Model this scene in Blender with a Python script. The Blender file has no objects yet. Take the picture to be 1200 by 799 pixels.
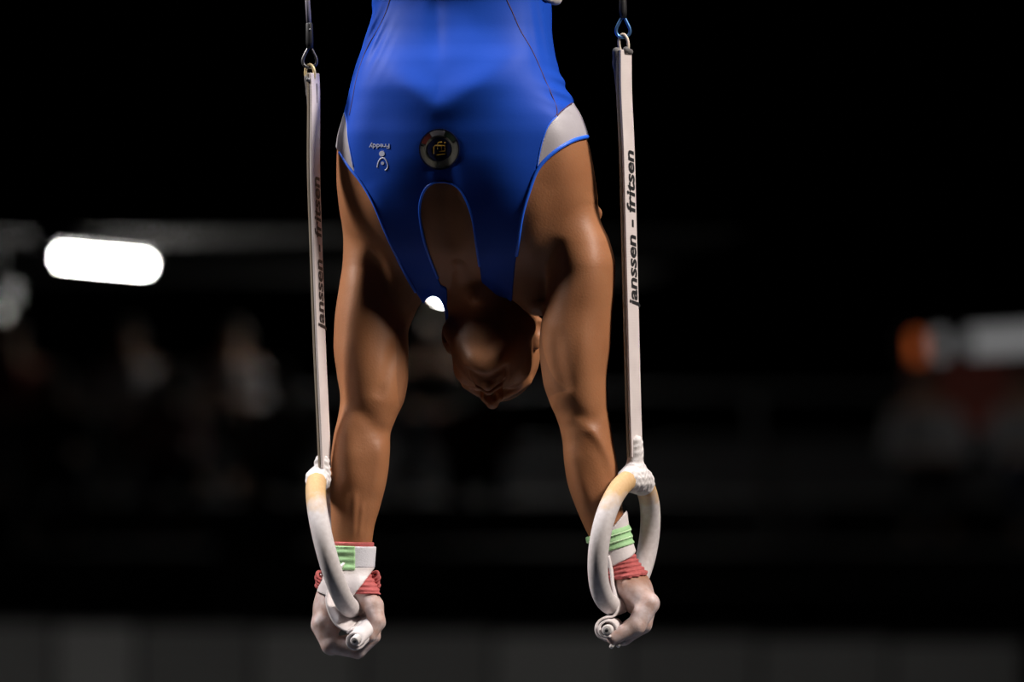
import bpy, bmesh, math, random
import numpy as np
from mathutils import Vector, Matrix

random.seed(7); np.random.seed(7)
SC = bpy.context.scene
COL = SC.collection
S = 750.0            # picture units per metre in the gymnast's plane
ZC = 3.25            # height of the picture centre above the floor
CAMD = 12.0

# ------------------------------------------------------------------ camera, world, lights
cam_d = bpy.data.cameras.new('camera')
cam = bpy.data.objects.new('camera', cam_d); COL.objects.link(cam)
cam.location = (0, -CAMD, ZC); cam.rotation_euler = (math.pi/2, 0, 0)
cam_d.sensor_width = 36.0; cam_d.lens = 36.0*CAMD*S/1200.0
cam_d.clip_end = 300
cam_d.dof.use_dof = True; cam_d.dof.focus_distance = CAMD-0.05; cam_d.dof.aperture_fstop = 3.6
SC.camera = cam
w = bpy.data.worlds.new('world'); SC.world = w; w.use_nodes = True
w.node_tree.nodes['Background'].inputs[0].default_value = (0.5, 0.55, 0.75, 1)
w.node_tree.nodes['Background'].inputs[1].default_value = 0.0
SC.view_settings.view_transform = 'Standard'; SC.view_settings.look = 'None'
SC.view_settings.gamma = 1.0; SC.view_settings.use_curve_mapping = False
SC.view_settings.exposure = 0.0

def spot(name, loc, target, power, size, color, radius):
    l = bpy.data.lights.new(name, 'SPOT'); l.energy = power; l.color = color
    l.spot_size = math.radians(size); l.spot_blend = 0.5; l.shadow_soft_size = radius
    o = bpy.data.objects.new(name, l); COL.objects.link(o); o.location = loc
    o.rotation_euler = (Vector(target)-Vector(loc)).to_track_quat('-Z', 'Y').to_euler()
    return o
# the arena floodlights high above the apparatus
spot('floodlight_right_offscreen', (6.2, -3.2, 9.6), (0, 0, 3.2), 5000, 20, (1.0, 0.91, 0.82), 0.9)
spot('floodlight_left_offscreen', (-7.2, 0.5, 8.6), (0, 0, 3.2), 4800, 20, (1.0, 0.94, 0.90), 1.2)
spot('floodlight_top_offscreen', (-0.5, -0.4, 12.5), (0, 0, 3.2), 2600, 20, (0.92, 0.95, 1.0), 0.8)

# ------------------------------------------------------------------ helpers
def W(p):
    p = np.asarray(p, dtype=np.float64)
    x, y, d = p[..., 0], p[..., 1], p[..., 2]
    return np.stack([(x-600)/S, d/S, ZC-(y-399.5)/S], -1)

def link(name, me, mat=None, parent=None):
    o = bpy.data.objects.new(name, me); COL.objects.link(o)
    if mat is not None: me.materials.append(mat)
    if parent is not None: o.parent = parent
    return o

def tag(o, label=None, cat=None, group=None, kind=None):
    if label: o['label'] = label
    if cat: o['category'] = cat
    if group: o['group'] = group
    if kind: o['kind'] = kind
    return o

def mesh_np(name, verts, faces, smooth=True):
    me = bpy.data.meshes.new(name)
    verts = np.asarray(verts, np.float32); faces = np.asarray(faces, np.int32)
    n, k = faces.shape
    me.vertices.add(len(verts)); me.vertices.foreach_set('co', verts.ravel())
    me.loops.add(n*k); me.loops.foreach_set('vertex_index', faces.ravel())
    me.polygons.add(n)
    me.polygons.foreach_set('loop_start', np.arange(0, n*k, k, dtype=np.int32))
    me.polygons.foreach_set('loop_total', np.full(n, k, np.int32))
    me.polygons.foreach_set('use_smooth', np.full(n, smooth, bool))
    me.update(calc_edges=True)
    return me

def mesh_list(name, verts, faces, smooth=True):
    me = bpy.data.meshes.new(name); me.from_pydata([tuple(v) for v in verts], [], faces)
    bm = bmesh.new(); bm.from_mesh(me); bmesh.ops.recalc_face_normals(bm, faces=bm.faces); bm.to_mesh(me); bm.free()
    me.polygons.foreach_set('use_smooth', [smooth]*len(me.polygons)); me.update()
    return me

def tube(name, pts, rad, seg=12, closed=False, caps=True, flat=1.0):
    """round tube along world-space points; rad scalar or list"""
    P = [Vector(p) for p in pts]; n = len(P)
    R = [rad]*n if not hasattr(rad, '__len__') else list(rad)
    V, F = [], []
    prev = None
    for i in range(n):
        a = P[(i-1) % n] if (closed or i > 0) else P[i]
        b = P[(i+1) % n] if (closed or i < n-1) else P[i]
        t = (b-a).normalized()
        if prev is None:
            ref = Vector((0, 1, 0)) if abs(t.y) < 0.9 else Vector((1, 0, 0))
            u = ref.cross(t).normalized()
        else:
            u = (prev-t*prev.dot(t)).normalized()
        prev = u; v = t.cross(u)
        for k in range(seg):
            an = 2*math.pi*k/seg
            V.append(P[i]+u*(R[i]*math.cos(an))+v*(R[i]*flat*math.sin(an)))
    m = n if closed else n-1
    for i in range(m):
        for k in range(seg):
            j = (i+1) % n
            F.append((i*seg+k, i*seg+(k+1) % seg, j*seg+(k+1) % seg, j*seg+k))
    if not closed and caps:
        F.append(tuple(range(seg))); F.append(tuple((n-1)*seg+k for k in range(seg)))
    return mesh_list(name, V, F)

def boxmesh(name, lo, hi, bev=0.0):
    bm = bmesh.new(); bmesh.ops.create_cube(bm, size=1.0)
    lo = Vector(lo); hi = Vector(hi)
    for v in bm.verts:
        v.co = Vector((lo[i]+(v.co[i]+0.5)*(hi[i]-lo[i]) for i in range(3)))
    if bev: bmesh.ops.bevel(bm, geom=bm.edges[:], offset=bev, segments=2, affect='EDGES', profile=0.6)
    me = bpy.data.meshes.new(name); bm.to_mesh(me); bm.free(); return me

# ------------------------------------------------------------------ materials
def newmat(name):
    m = bpy.data.materials.new(name); m.use_nodes = True
    return m, m.node_tree.nodes, m.node_tree.links, m.node_tree.nodes['Principled BSDF']

def mat(name, col, rough=0.5, metal=0.0, var=0.12, scale=30.0, bump=0.0, bscale=200.0, spec=0.5, sheen=0.0):
    m, N, L, B = newmat(name)
    tc = N.new('ShaderNodeTexCoord'); nz = N.new('ShaderNodeTexNoise'); nz.inputs['Scale'].default_value = scale
    nz.inputs['Detail'].default_value = 5
    L.new(tc.outputs['Object'], nz.inputs['Vector'])
    mx = N.new('ShaderNodeMix'); mx.data_type = 'RGBA'
    c = np.array(col); 
    mx.inputs[6].default_value = (*np.clip(c*(1-var), 0, 1), 1); mx.inputs[7].default_value = (*np.clip(c*(1+var), 0, 1), 1)
    L.new(nz.outputs['Fac'], mx.inputs[0]); L.new(mx.outputs[2], B.inputs['Base Color'])
    B.inputs['Roughness'].default_value = rough; B.inputs['Metallic'].default_value = metal
    B.inputs['Specular IOR Level'].default_value = spec
    if sheen: B.inputs['Sheen Weight'].default_value = sheen
    if bump:
        n2 = N.new('ShaderNodeTexNoise'); n2.inputs['Scale'].default_value = bscale; n2.inputs['Detail'].default_value = 3
        L.new(tc.outputs['Object'], n2.inputs['Vector'])
        bp = N.new('ShaderNodeBump'); bp.inputs['Strength'].default_value = bump; bp.inputs['Distance'].default_value = 0.002
        L.new(n2.outputs['Fac'], bp.inputs['Height']); L.new(bp.outputs['Normal'], B.inputs['Normal'])
    return m

def emat(name, col, strength):
    m, N, L, B = newmat(name)
    B.inputs['Base Color'].default_value = (*col, 1)
    B.inputs['Emission Color'].default_value = (*col, 1); B.inputs['Emission Strength'].default_value = strength
    return m

def skin_material():
    m, N, L, B = newmat('skin')
    tc = N.new('ShaderNodeTexCoord')
    n1 = N.new('ShaderNodeTexNoise'); n1.inputs['Scale'].default_value = 14; n1.inputs['Detail'].default_value = 6
    L.new(tc.outputs['Object'], n1.inputs['Vector'])
    mx = N.new('ShaderNodeMix'); mx.data_type = 'RGBA'
    mx.inputs[6].default_value = (0.27, 0.104, 0.045, 1); mx.inputs[7].default_value = (0.385, 0.172, 0.080, 1)
    L.new(n1.outputs['Fac'], mx.inputs[0])
    ah = N.new('ShaderNodeAttribute'); ah.attribute_name = 'hair'
    n3 = N.new('ShaderNodeTexNoise'); n3.inputs['Scale'].default_value = 700; n3.inputs['Detail'].default_value = 2
    L.new(tc.outputs['Object'], n3.inputs['Vector'])
    mr = N.new('ShaderNodeMapRange'); mr.inputs[1].default_value = 0.3; mr.inputs[2].default_value = 0.7
    mr.inputs[3].default_value = 0.6; mr.inputs[4].default_value = 1.0
    L.new(n3.outputs['Fac'], mr.inputs[0])
    mu = N.new('ShaderNodeMath'); mu.operation = 'MULTIPLY'
    L.new(ah.outputs['Fac'], mu.inputs[0]); L.new(mr.outputs[0], mu.inputs[1])
    m2 = N.new('ShaderNodeMix'); m2.data_type = 'RGBA'
    L.new(mu.outputs[0], m2.inputs[0]); L.new(mx.outputs[2], m2.inputs[6]); m2.inputs[7].default_value = (0.075, 0.042, 0.03, 1)
    ac = N.new('ShaderNodeAttribute'); ac.attribute_name = 'chalk'
    n4 = N.new('ShaderNodeTexNoise'); n4.inputs['Scale'].default_value = 60; n4.inputs['Detail'].default_value = 6
    L.new(tc.outputs['Object'], n4.inputs['Vector'])
    mr2 = N.new('ShaderNodeMapRange'); mr2.inputs[1].default_value = 0.35; mr2.inputs[2].default_value = 0.65
    mr2.inputs[3].default_value = 0.45; mr2.inputs[4].default_value = 0.95
    L.new(n4.outputs['Fac'], mr2.inputs[0])
    mu2 = N.new('ShaderNodeMath'); mu2.operation = 'MULTIPLY'
    L.new(ac.outputs['Fac'], mu2.inputs[0]); L.new(mr2.outputs[0], mu2.inputs[1])
    m3 = N.new('ShaderNodeMix'); m3.data_type = 'RGBA'
    L.new(mu2.outputs[0], m3.inputs[0]); L.new(m2.outputs[2], m3.inputs[6]); m3.inputs[7].default_value = (0.60, 0.50, 0.50, 1)
    L.new(m3.outputs[2], B.inputs['Base Color'])
    B.inputs['Roughness'].default_value = 0.5; B.inputs['Specular IOR Level'].default_value = 0.32
    B.inputs['Subsurface Weight'].default_value = 0.12; B.inputs['Subsurface Radius'].default_value = (0.012, 0.005, 0.003)
    B.inputs['Subsurface Scale'].default_value = 0.6
    n2 = N.new('ShaderNodeTexNoise'); n2.inputs['Scale'].default_value = 330; n2.inputs['Detail'].default_value = 4
    L.new(tc.outputs['Object'], n2.inputs['Vector'])
    bp = N.new('ShaderNodeBump'); bp.inputs['Strength'].default_value = 0.18; bp.inputs['Distance'].default_value = 0.002
    L.new(n2.outputs['Fac'], bp.inputs['Height']); L.new(bp.outputs['Normal'], B.inputs['Normal'])
    return m

def ring_material():
    """beech wood, clean near the strap, caked with chalk lower down"""
    m, N, L, B = newmat('chalked_wood')
    tc = N.new('ShaderNodeTexCoord')
    wv = N.new('ShaderNodeTexNoise'); wv.inputs['Scale'].default_value = 45; wv.inputs['Detail'].default_value = 6
    mp = N.new('ShaderNodeMapping'); mp.inputs['Scale'].default_value = (6, 6, 1)
    L.new(tc.outputs['Object'], mp.inputs['Vector']); L.new(mp.outputs[0], wv.inputs['Vector'])
    wood = N.new('ShaderNodeMix'); wood.data_type = 'RGBA'
    wood.inputs[6].default_value = (0.46, 0.27, 0.11, 1); wood.inputs[7].default_value = (0.62, 0.42, 0.22, 1)
    L.new(wv.outputs['Fac'], wood.inputs[0])
    sx = N.new('ShaderNodeSeparateXYZ'); L.new(tc.outputs['Object'], sx.inputs[0])
    nz = N.new('ShaderNodeTexNoise'); nz.inputs['Scale'].default_value = 60; nz.inputs['Detail'].default_value = 6
    L.new(tc.outputs['Object'], nz.inputs['Vector'])
    ad = N.new('ShaderNodeMath'); ad.operation = 'MULTIPLY_ADD'; ad.inputs[1].default_value = 0.05
    L.new(nz.outputs['Fac'], ad.inputs[0]); L.new(sx.outputs[2], ad.inputs[2])
    mr = N.new('ShaderNodeMapRange'); mr.inputs[1].default_value = 0.105; mr.inputs[2].default_value = 0.075
    L.new(ad.outputs[0], mr.inputs[0])
    n2 = N.new('ShaderNodeTexNoise'); n2.inputs['Scale'].default_value = 140; n2.inputs['Detail'].default_value = 8
    L.new(tc.outputs['Object'], n2.inputs['Vector'])
    ch = N.new('ShaderNodeMix'); ch.data_type = 'RGBA'
    ch.inputs[6].default_value = (0.47, 0.42, 0.42, 1); ch.inputs[7].default_value = (0.70, 0.66, 0.67, 1)
    L.new(n2.outputs['Fac'], ch.inputs[0])
    fm = N.new('ShaderNodeMix'); fm.data_type = 'RGBA'
    L.new(mr.outputs[0], fm.inputs[0]); L.new(wood.outputs[2], fm.inputs[6]); L.new(ch.outputs[2], fm.inputs[7])
    L.new(fm.outputs[2], B.inputs['Base Color'])
    B.inputs['Roughness'].default_value = 0.7
    bp = N.new('ShaderNodeBump'); bp.inputs['Strength'].default_value = 0.25; bp.inputs['Distance'].default_value = 0.001
    L.new(n2.outputs['Fac'], bp.inputs['Height']); L.new(bp.outputs['Normal'], B.inputs['Normal'])
    return m

def webbing_material(name, c1, c2):
    m, N, L, B = newmat(name)
    tc = N.new('ShaderNodeTexCoord')
    wv = N.new('ShaderNodeTexWave'); wv.bands_direction = 'Z'; wv.inputs['Scale'].default_value = 160; wv.inputs['Distortion'].default_value = 0.6
    L.new(tc.outputs['Object'], wv.inputs['Vector'])
    nz = N.new('ShaderNodeTexNoise'); nz.inputs['Scale'].default_value = 25; nz.inputs['Detail'].default_value = 6
    L.new(tc.outputs['Object'], nz.inputs['Vector'])
    mx = N.new('ShaderNodeMix'); mx.data_type = 'RGBA'
    mx.inputs[6].default_value = (*c1, 1); mx.inputs[7].default_value = (*c2, 1)
    L.new(nz.outputs['Fac'], mx.inputs[0]); L.new(mx.outputs[2], B.inputs['Base Color'])
    B.inputs['Roughness'].default_value = 0.75
    bp = N.new('ShaderNodeBump'); bp.inputs['Strength'].default_value = 0.2; bp.inputs['Distance'].default_value = 0.0006
    L.new(wv.outputs['Fac'], bp.inputs['Height']); L.new(bp.outputs['Normal'], B.inputs['Normal'])
    return m

M = {}
M['skin'] = skin_material()
M['blue'] = mat('blue_lycra', (0.010, 0.066, 0.46), 0.55, var=0.06, scale=8, bump=0.06, bscale=500, spec=0.15)
M['piping'] = mat('bright_blue_binding', (0.02, 0.14, 0.85), 0.45, var=0.05)
M['silver'] = mat('silver_grey_lycra', (0.42, 0.39, 0.42), 0.42, var=0.08, scale=20, bump=0.08, bscale=400)
M['seam'] = mat('dark_seam_thread', (0.06, 0.02, 0.06), 0.7)
M['white_cloth'] = mat('white_trouser_cloth', (0.62, 0.60, 0.62), 0.7, bump=0.1)
M['print_white'] = mat('pale_print', (0.55, 0.58, 0.75), 0.6)
M['badge_grey'] = mat('badge_grey_thread', (0.26, 0.25, 0.21), 0.9, spec=0.1, bump=0.2, bscale=900)
M['badge_navy'] = mat('badge_navy_thread', (0.012, 0.015, 0.05), 0.9, spec=0.1)
M['gold'] = mat('gold_thread', (0.62, 0.36, 0.05), 0.5)
M['flag_red'] = mat('flag_red_thread', (0.16, 0.02, 0.015), 0.7)
M['flag_white'] = mat('flag_white_thread', (0.62, 0.58, 0.6), 0.7)
M['flag_green'] = mat('flag_green_thread', (0.012, 0.035, 0.012), 0.7)
M['ring'] = ring_material()
M['web'] = webbing_material('pale_webbing', (0.55, 0.48, 0.48), (0.72, 0.65, 0.64))
M['web_back'] = webbing_material('worn_tan_webbing', (0.27, 0.22, 0.16), (0.36, 0.30, 0.23))
M['web_grey'] = webbing_material('dark_grey_webbing', (0.09, 0.085, 0.085), (0.14, 0.13, 0.13))
M['wrap'] = mat('chalky_white_tape', (0.68, 0.64, 0.64), 0.8, var=0.15, scale=80, bump=0.3, bscale=300)
M['ink'] = mat('black_ink', (0.012, 0.012, 0.014), 0.6)
M['steel'] = mat('dull_steel', (0.16, 0.16, 0.17), 0.4, metal=0.8)
M['blue_steel'] = mat('blue_anodised_steel', (0.16, 0.38, 0.80), 0.3, metal=0.8)
M['brass'] = mat('pale_brass', (0.80, 0.66, 0.36), 0.4, metal=0.4)
M['link_white'] = mat('pale_link', (0.70, 0.60, 0.50), 0.5)
M['black'] = mat('black_rubber', (0.012, 0.012, 0.014), 0.5)
M['cable'] = mat('pale_grey_cable', (0.34, 0.33, 0.40), 0.5)
M['leather'] = mat('chalky_leather', (0.66, 0.61, 0.62), 0.75, var=0.12, scale=60, bump=0.2, bscale=300)
M['green_band'] = mat('pale_green_elastic', (0.34, 0.60, 0.30), 0.7, var=0.15, scale=40, bump=0.2, bscale=400)
M['green_light'] = mat('lighter_green_stripe', (0.50, 0.74, 0.44), 0.7)
M['white_band'] = mat('white_velcro', (0.68, 0.68, 0.74), 0.8, bump=0.3, bscale=500)
M['red_wrap'] = mat('red_gauze', (0.45, 0.10, 0.10), 0.9, var=0.35, scale=120, bump=0.4, bscale=300)
M['soffit'] = mat('black_soffit_paint', (0.015, 0.015, 0.016), 1.0, spec=0.05)
M['dark'] = mat('dark_paint', (0.010, 0.010, 0.012), 0.8)
M['dark_floor'] = mat('dark_floor', (0.02, 0.02, 0.022), 0.6)

# ------------------------------------------------------------------ distance-field modelling
def smin(a, b, k):
    if k <= 0: return np.minimum(a, b)
    h = np.clip(0.5+0.5*(b-a)/k, 0, 1)
    return b+(a-b)*h-k*h*(1-h)
def smax(a, b, k): return -smin(-a, -b, k)

class Field:
    """list of soft-blended solids; groups are merged at the end with a small blend"""
    def __init__(s, gk=2.0): s.ops = []; s.gk = gk
    def op(s, fn, lo, hi, k, mode='add', g=0):
        s.ops.append((fn, np.array(lo, np.float32), np.array(hi, np.float32), k, mode, g))
    def ell(s, c, r, k=8, mode='add', g=0, R=None):
        c = np.array(c, np.float32); r = np.array(r, np.float32)
        def fn(P):
            q = P-c
            if R is not None: q = q@R.T.astype(np.float32)
            k0 = np.sqrt(((q/r)**2).sum(1))+1e-6; k1 = np.sqrt(((q/r**2)**2).sum(1))+1e-6
            return k0*(k0-1)/k1
        m = r.max() if R is not None else r
        s.op(fn, c-m, c+m, k, mode, g)
    def cap(s, a, b, ra, rb, k=6, mode='add', g=0):
        a = np.array(a, np.float32); b = np.array(b, np.float32); ab = b-a; L2 = float(ab@ab)+1e-9
        def fn(P):
            t = np.clip(((P-a)@ab)/L2, 0, 1)
            q = P-a-t[:, None]*ab
            return np.sqrt((q*q).sum(1))-(ra+(rb-ra)*t)
        m = max(ra, rb)
        s.op(fn, np.minimum(a, b)-m, np.maximum(a, b)+m, k, mode, g)
    def chain(s, pts, rad, k=6, g=0, k0=None):
        for i in range(len(pts)-1):
            s.cap(pts[i], pts[i+1], rad[i], rad[i+1], (k0 if (i == 0 and k0 is not None) else k), 'add', g)
    def loft(s, rows, k=10, g=0, rot=0.0, power=2.0, cap=10):
        """rows: (y, xl, xr, d, b): edges in x, centre depth, half depth; rot turns the section about the vertical"""
        R = np.array(rows, np.float64); ys = np.linspace(R[0, 0], R[-1, 0], 400)
        def pch(v):
            x = R[:, 0]; h = np.diff(x); dl = np.diff(v)/h; m = np.zeros(len(x))
            for i in range(1, len(x)-1):
                m[i] = 0 if dl[i-1]*dl[i] <= 0 else 2*dl[i-1]*dl[i]/(dl[i-1]+dl[i])
            m[0] = dl[0]; m[-1] = dl[-1]
            j = np.clip(np.searchsorted(x, ys)-1, 0, len(x)-2); t = (ys-x[j])/h[j]
            return ((1+2*t)*(1-t)**2*v[j]+t*(1-t)**2*h[j]*m[j]+t*t*(3-2*t)*v[j+1]+t*t*(t-1)*h[j]*m[j+1])
        xl, xr, dc, b = pch(R[:, 1]), pch(R[:, 2]), pch(R[:, 3]), pch(R[:, 4])
        cx = (xl+xr)/2; hw = (xr-xl)/2
        c, sn = math.cos(rot), math.sin(rot)
        # half width of the section before turning so that its outline keeps xl..xr
        a = np.sqrt(np.maximum(hw**2-(b*sn)**2, 4))/c
        y0, y1 = R[0, 0], R[-1, 0]
        def fn(P):
            y = P[:, 1]; yc = np.clip(y, y0, y1)
            CX = np.interp(yc, ys, cx); DC = np.interp(yc, ys, dc); A = np.interp(yc, ys, a); B = np.interp(yc, ys, b)
            X = P[:, 0]-CX; D = P[:, 2]-DC
            u = X*c-D*sn; v = X*sn+D*c
            if power == 2.0:
                k0 = np.sqrt((u/A)**2+(v/B)**2)+1e-6; k1 = np.sqrt((u/A**2)**2+(v/B**2)**2)+1e-6
                f = k0*(k0-1)/k1
            else:
                k0 = ((np.abs(u)/A)**power+(np.abs(v)/B)**power)**(1/power)+1e-6
                k1 = np.sqrt((u/A**2)**2+(v/B**2)**2)/np.maximum(np.sqrt((u/A)**2+(v/B)**2), 1e-4)+1e-6
                f = (k0-1)/k1
            e = np.maximum(y0-y, y-y1)
            return smax(f, e+0.0, cap).astype(np.float32)
        m = np.maximum(b, hw).max()
        s.op(fn, (xl.min()-4, y0-4, (dc-m).min()-4), (xr.max()+4, y1+4, (dc+m).max()+4), k, 'add', g)
    def bump(s, c, r, amp, g=0, R=None):
        c = np.array(c, np.float32); r = np.array(r, np.float32)
        def fn(P):
            q = P-c
            if R is not None: q = q@R.T.astype(np.float32)
            return amp*np.exp(-((q/r)**2).sum(1))
        m = r.max() if R is not None else r
        s.op(fn, c-2.4*m, c+2.4*m, 0, 'bump', g)
    def ridge(s, pts, wdt, amp, g=0):
        """raised (amp>0) or sunk (amp<0) cord along a polyline"""
        P0 = np.array(pts, np.float32)
        def fn(P):
            best = np.full(len(P), 1e9, np.float32)
            for i in range(len(P0)-1):
                a = P0[i]; ab = P0[i+1]-a; t = np.clip(((P-a)@ab)/float(ab@ab), 0, 1)
                q = P-a-t[:, None]*ab; best = np.minimum(best, (q*q).sum(1))
            return amp*np.exp(-best/wdt**2)
        s.op(fn, P0.min(0)-2.4*wdt, P0.max(0)+2.4*wdt, 0, 'bump', g)
    def __call__(s, P, lo=None, hi=None):
        P = np.asarray(P, np.float32)
        if lo is None: lo, hi = P.min(0), P.max(0)
        G = {}
        for fn, l, h, k, mode, g in s.ops:
            pad = 0 if mode == 'bump' else k+14
            if mode == 'sub': pad = k+2
            if (l-pad > hi).any() or (h+pad < lo).any(): continue
            if g not in G:
                if mode != 'add': continue
                G[g] = fn(P); continue
            if mode == 'add': G[g] = smin(G[g], fn(P), k)
            elif mode == 'sub': G[g] = smax(G[g], -fn(P), k)
            else: G[g] = G[g]-fn(P)
        out = None
        for g in sorted(G):
            out = G[g] if out is None else smin(out, G[g], s.gk)
        if out is None: out = np.full(len(P), 40, np.float32)
        return out.astype(np.float32)

def sample(field, lo, hi, h, nb=28, reach=10.0):
    lo = np.array(lo, np.float32); hi = np.array(hi, np.float32)
    n = np.ceil((hi-lo)/h).astype(int)+1
    F = np.empty(n, np.float32)
    ax = [lo[i]+h*np.arange(n[i], dtype=np.float32) for i in range(3)]
    for i0 in range(0, n[0], nb):
        for j0 in range(0, n[1], nb):
            for k0 in range(0, n[2], nb):
                xs, ys, zs = ax[0][i0:i0+nb], ax[1][j0:j0+nb], ax[2][k0:k0+nb]
                bl = np.array([xs[0], ys[0], zs[0]]); bh = np.array([xs[-1], ys[-1], zs[-1]])
                c = [np.linspace(bl[q], bh[q], 5) for q in range(3)]
                g = np.stack(np.meshgrid(*c, indexing='ij'), -1).reshape(-1, 3)
                f = field(g, bl, bh)
                sp = float(np.max(bh-bl))/4*0.9+reach
                if np.abs(f).min() > sp:
                    F[i0:i0+nb, j0:j0+nb, k0:k0+nb] = f[len(f)//2]; continue
                g = np.stack(np.meshgrid(xs, ys, zs, indexing='ij'), -1).reshape(-1, 3)
                F[i0:i0+nb, j0:j0+nb, k0:k0+nb] = field(g, bl, bh).reshape(len(xs), len(ys), len(zs))
    return F, lo, h, ax

def nets(F, lo, h):
    """surface nets: verts (field units) and quads"""
    F = np.pad(F, 1, constant_values=20.0); lo = np.asarray(lo)-h
    ins = F < 0
    s = ins.astype(np.int8)
    c = s[:-1]+s[1:]; c = c[:, :-1]+c[:, 1:]; c = c[:, :, :-1]+c[:, :, 1:]
    act = (c > 0) & (c < 8)
    idx = np.argwhere(act); shp = act.shape
    flat = (idx[:, 0]*shp[1]+idx[:, 1])*shp[2]+idx[:, 2]
    off = np.array([[a, b, d] for a in (0, 1) for b in (0, 1) for d in (0, 1)])
    val = np.stack([F[idx[:, 0]+o[0], idx[:, 1]+o[1], idx[:, 2]+o[2]] for o in off], 1)
    acc = np.zeros((len(idx), 3)); cnt = np.zeros(len(idx))
    for a in range(8):
        for b in range(a+1, 8):
            if np.abs(off[a]-off[b]).sum() != 1: continue
            va, vb = val[:, a], val[:, b]
            m = (va < 0) != (vb < 0)
            t = np.where(m, va/np.where(m, va-vb, 1), 0)
            acc += np.where(m[:, None], off[a]+t[:, None]*(off[b]-off[a]), 0); cnt += m
    V = lo+h*(idx+acc/cnt[:, None])
    Q = []
    for axis in range(3):
        a = [slice(None)]*3; b = [slice(None)]*3
        a[axis] = slice(0, -1); b[axis] = slice(1, None)
        ia, ib = ins[tuple(a)], ins[tuple(b)]
        e = np.argwhere(ia != ib)
        u, v = (axis+1) % 3, (axis+2) % 3
        ok = (e[:, u] > 0) & (e[:, v] > 0) & (e[:, u] < F.shape[u]-1) & (e[:, v] < F.shape[v]-1)
        e = e[ok]
        sg = ia[e[:, 0], e[:, 1], e[:, 2]]
        def cell(du, dv):
            q = e.copy(); q[:, u] -= du; q[:, v] -= dv
            return np.searchsorted(flat, (q[:, 0]*shp[1]+q[:, 1])*shp[2]+q[:, 2])
        q = np.stack([cell(1, 1), cell(0, 1), cell(0, 0), cell(1, 0)], 1)
        q[~sg] = q[~sg][:, ::-1]
        Q.append(q)
    return V, np.concatenate(Q)

def polysdf(X, Y, poly):
    poly = np.array(poly, np.float32); n = len(poly)
    d = np.full(X.shape, 1e12, np.float32); s = np.ones(X.shape, np.float32)
    for i in range(n):
        a, b = poly[i], poly[i-1]
        ex, ey = b-a; wx, wy = X-a[0], Y-a[1]
        t = np.clip((wx*ex+wy*ey)/(ex*ex+ey*ey+1e-9), 0, 1)
        d = np.minimum(d, (wx-ex*t)**2+(wy-ey*t)**2)
        c1 = Y >= a[1]; c2 = Y < b[1]; c3 = ex*wy > ey*wx
        flip = (c1 & c2 & c3) | (~c1 & ~c2 & ~c3)
        s = np.where(flip, -s, s)
    return s*np.sqrt(d)

def spline(pts, n=12):
    P = [np.array(p, float) for p in pts]; out = []
    for i in range(len(P)-1):
        p0 = P[max(i-1, 0)]; p1 = P[i]; p2 = P[i+1]; p3 = P[min(i+2, len(P)-1)]
        for t in np.linspace(0, 1, n, endpoint=False):
            out.append(0.5*((2*p1)+(-p0+p2)*t+(2*p0-5*p1+4*p2-p3)*t*t+(-p0+3*p1-3*p2+p3)*t**3))
    out.append(P[-1]); return np.array(out)

# ------------------------------------------------------------------ the hall
def struct(name, lo, hi, m_):
    o = link(name, boxmesh(name, lo, hi), m_); o['kind'] = 'structure'; return o
struct('floor', (-40, -16, -0.2), (40, 75, 0.0), M['dark_floor'])
struct('wall_back', (-40, 75.0, 0), (40, 75.4, 14), M['dark'])
struct('wall_left', (-40.4, -16, 0), (-40.0, 75, 14), M['dark'])
struct('wall_right', (40.0, -16, 0), (40.4, 75, 14), M['dark'])
struct('ceiling', (-40, -16, 14.0), (40, 75, 14.4), M['dark'])
# low soffit of the upper tier, carrying the strip lights, on a pair of pillars
struct('ceiling_soffit', (-7.0, 21, 3.72), (1.0, 60, 4.0), M['soffit'])
struct('pillar_1', (-6.9, 30, 0), (-6.5, 30.4, 3.72), M['dark'])
struct('pillar_2', (0.5, 58, 0), (0.9, 58.4, 3.72), M['dark'])
# terraces of the stand: each step a slab
M['concrete'] = mat('dark_concrete', (0.03, 0.03, 0.033), 0.9, scale=4)
for k, (y0, z1) in enumerate(((37.0, 1.25), (39.0, 1.85), (41.0, 2.15), (43.0, 2.5))):
    struct('floor_terrace', (-6.4, y0, 0), (7.5, y0+2.0, z1), M['concrete'])
# unseen landing mat under the rings, added to bounce light up at the gymnast
M['mat_blue'] = mat('pale_blue_vinyl', (0.42, 0.46, 0.55), 0.6)
mt = link('landing_mat', boxmesh('landing_mat', (-2.2, -2.5, 0.0), (2.2, 2.5, 0.2), 0.02), M['mat_blue'])
for k in range(1, 4): link('mat_seam', boxmesh('mat_seam', (-2.2+1.1*k-0.012, -2.49, 0.198), (-2.2+1.1*k+0.012, 2.49, 0.204)), M['dark'], mt)
tag(mt, 'thick pale blue landing mat lying on the floor under the rings', 'mat')
# ------------------------------------------------------------------ the gymnast's body (one continuous surface)
TROT = math.radians(16)
body = Field(gk=1.5)
body.loft([(-130, 432, 662, 22, 84), (-60, 440, 648, 16, 72), (0, 440, 642, 10, 70), (30, 436, 643, 6, 73), (52, 430, 645, 2, 77), (75, 422, 649, -2, 82),
           (100, 416, 658, -3, 87), (120, 412, 668, -1, 90), (140, 406, 679, 2, 92), (160, 400, 686, 5, 93), (182, 397, 691, 9, 93), (210, 396, 696, 14, 91),
           (240, 398, 699, 21, 88), (265, 402, 698, 27, 83), (290, 412, 690, 33, 74), (318, 436, 662, 42, 52), (340, 468, 640, 48, 30)],
          k=8, rot=TROT, power=2.35, cap=26)
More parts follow.
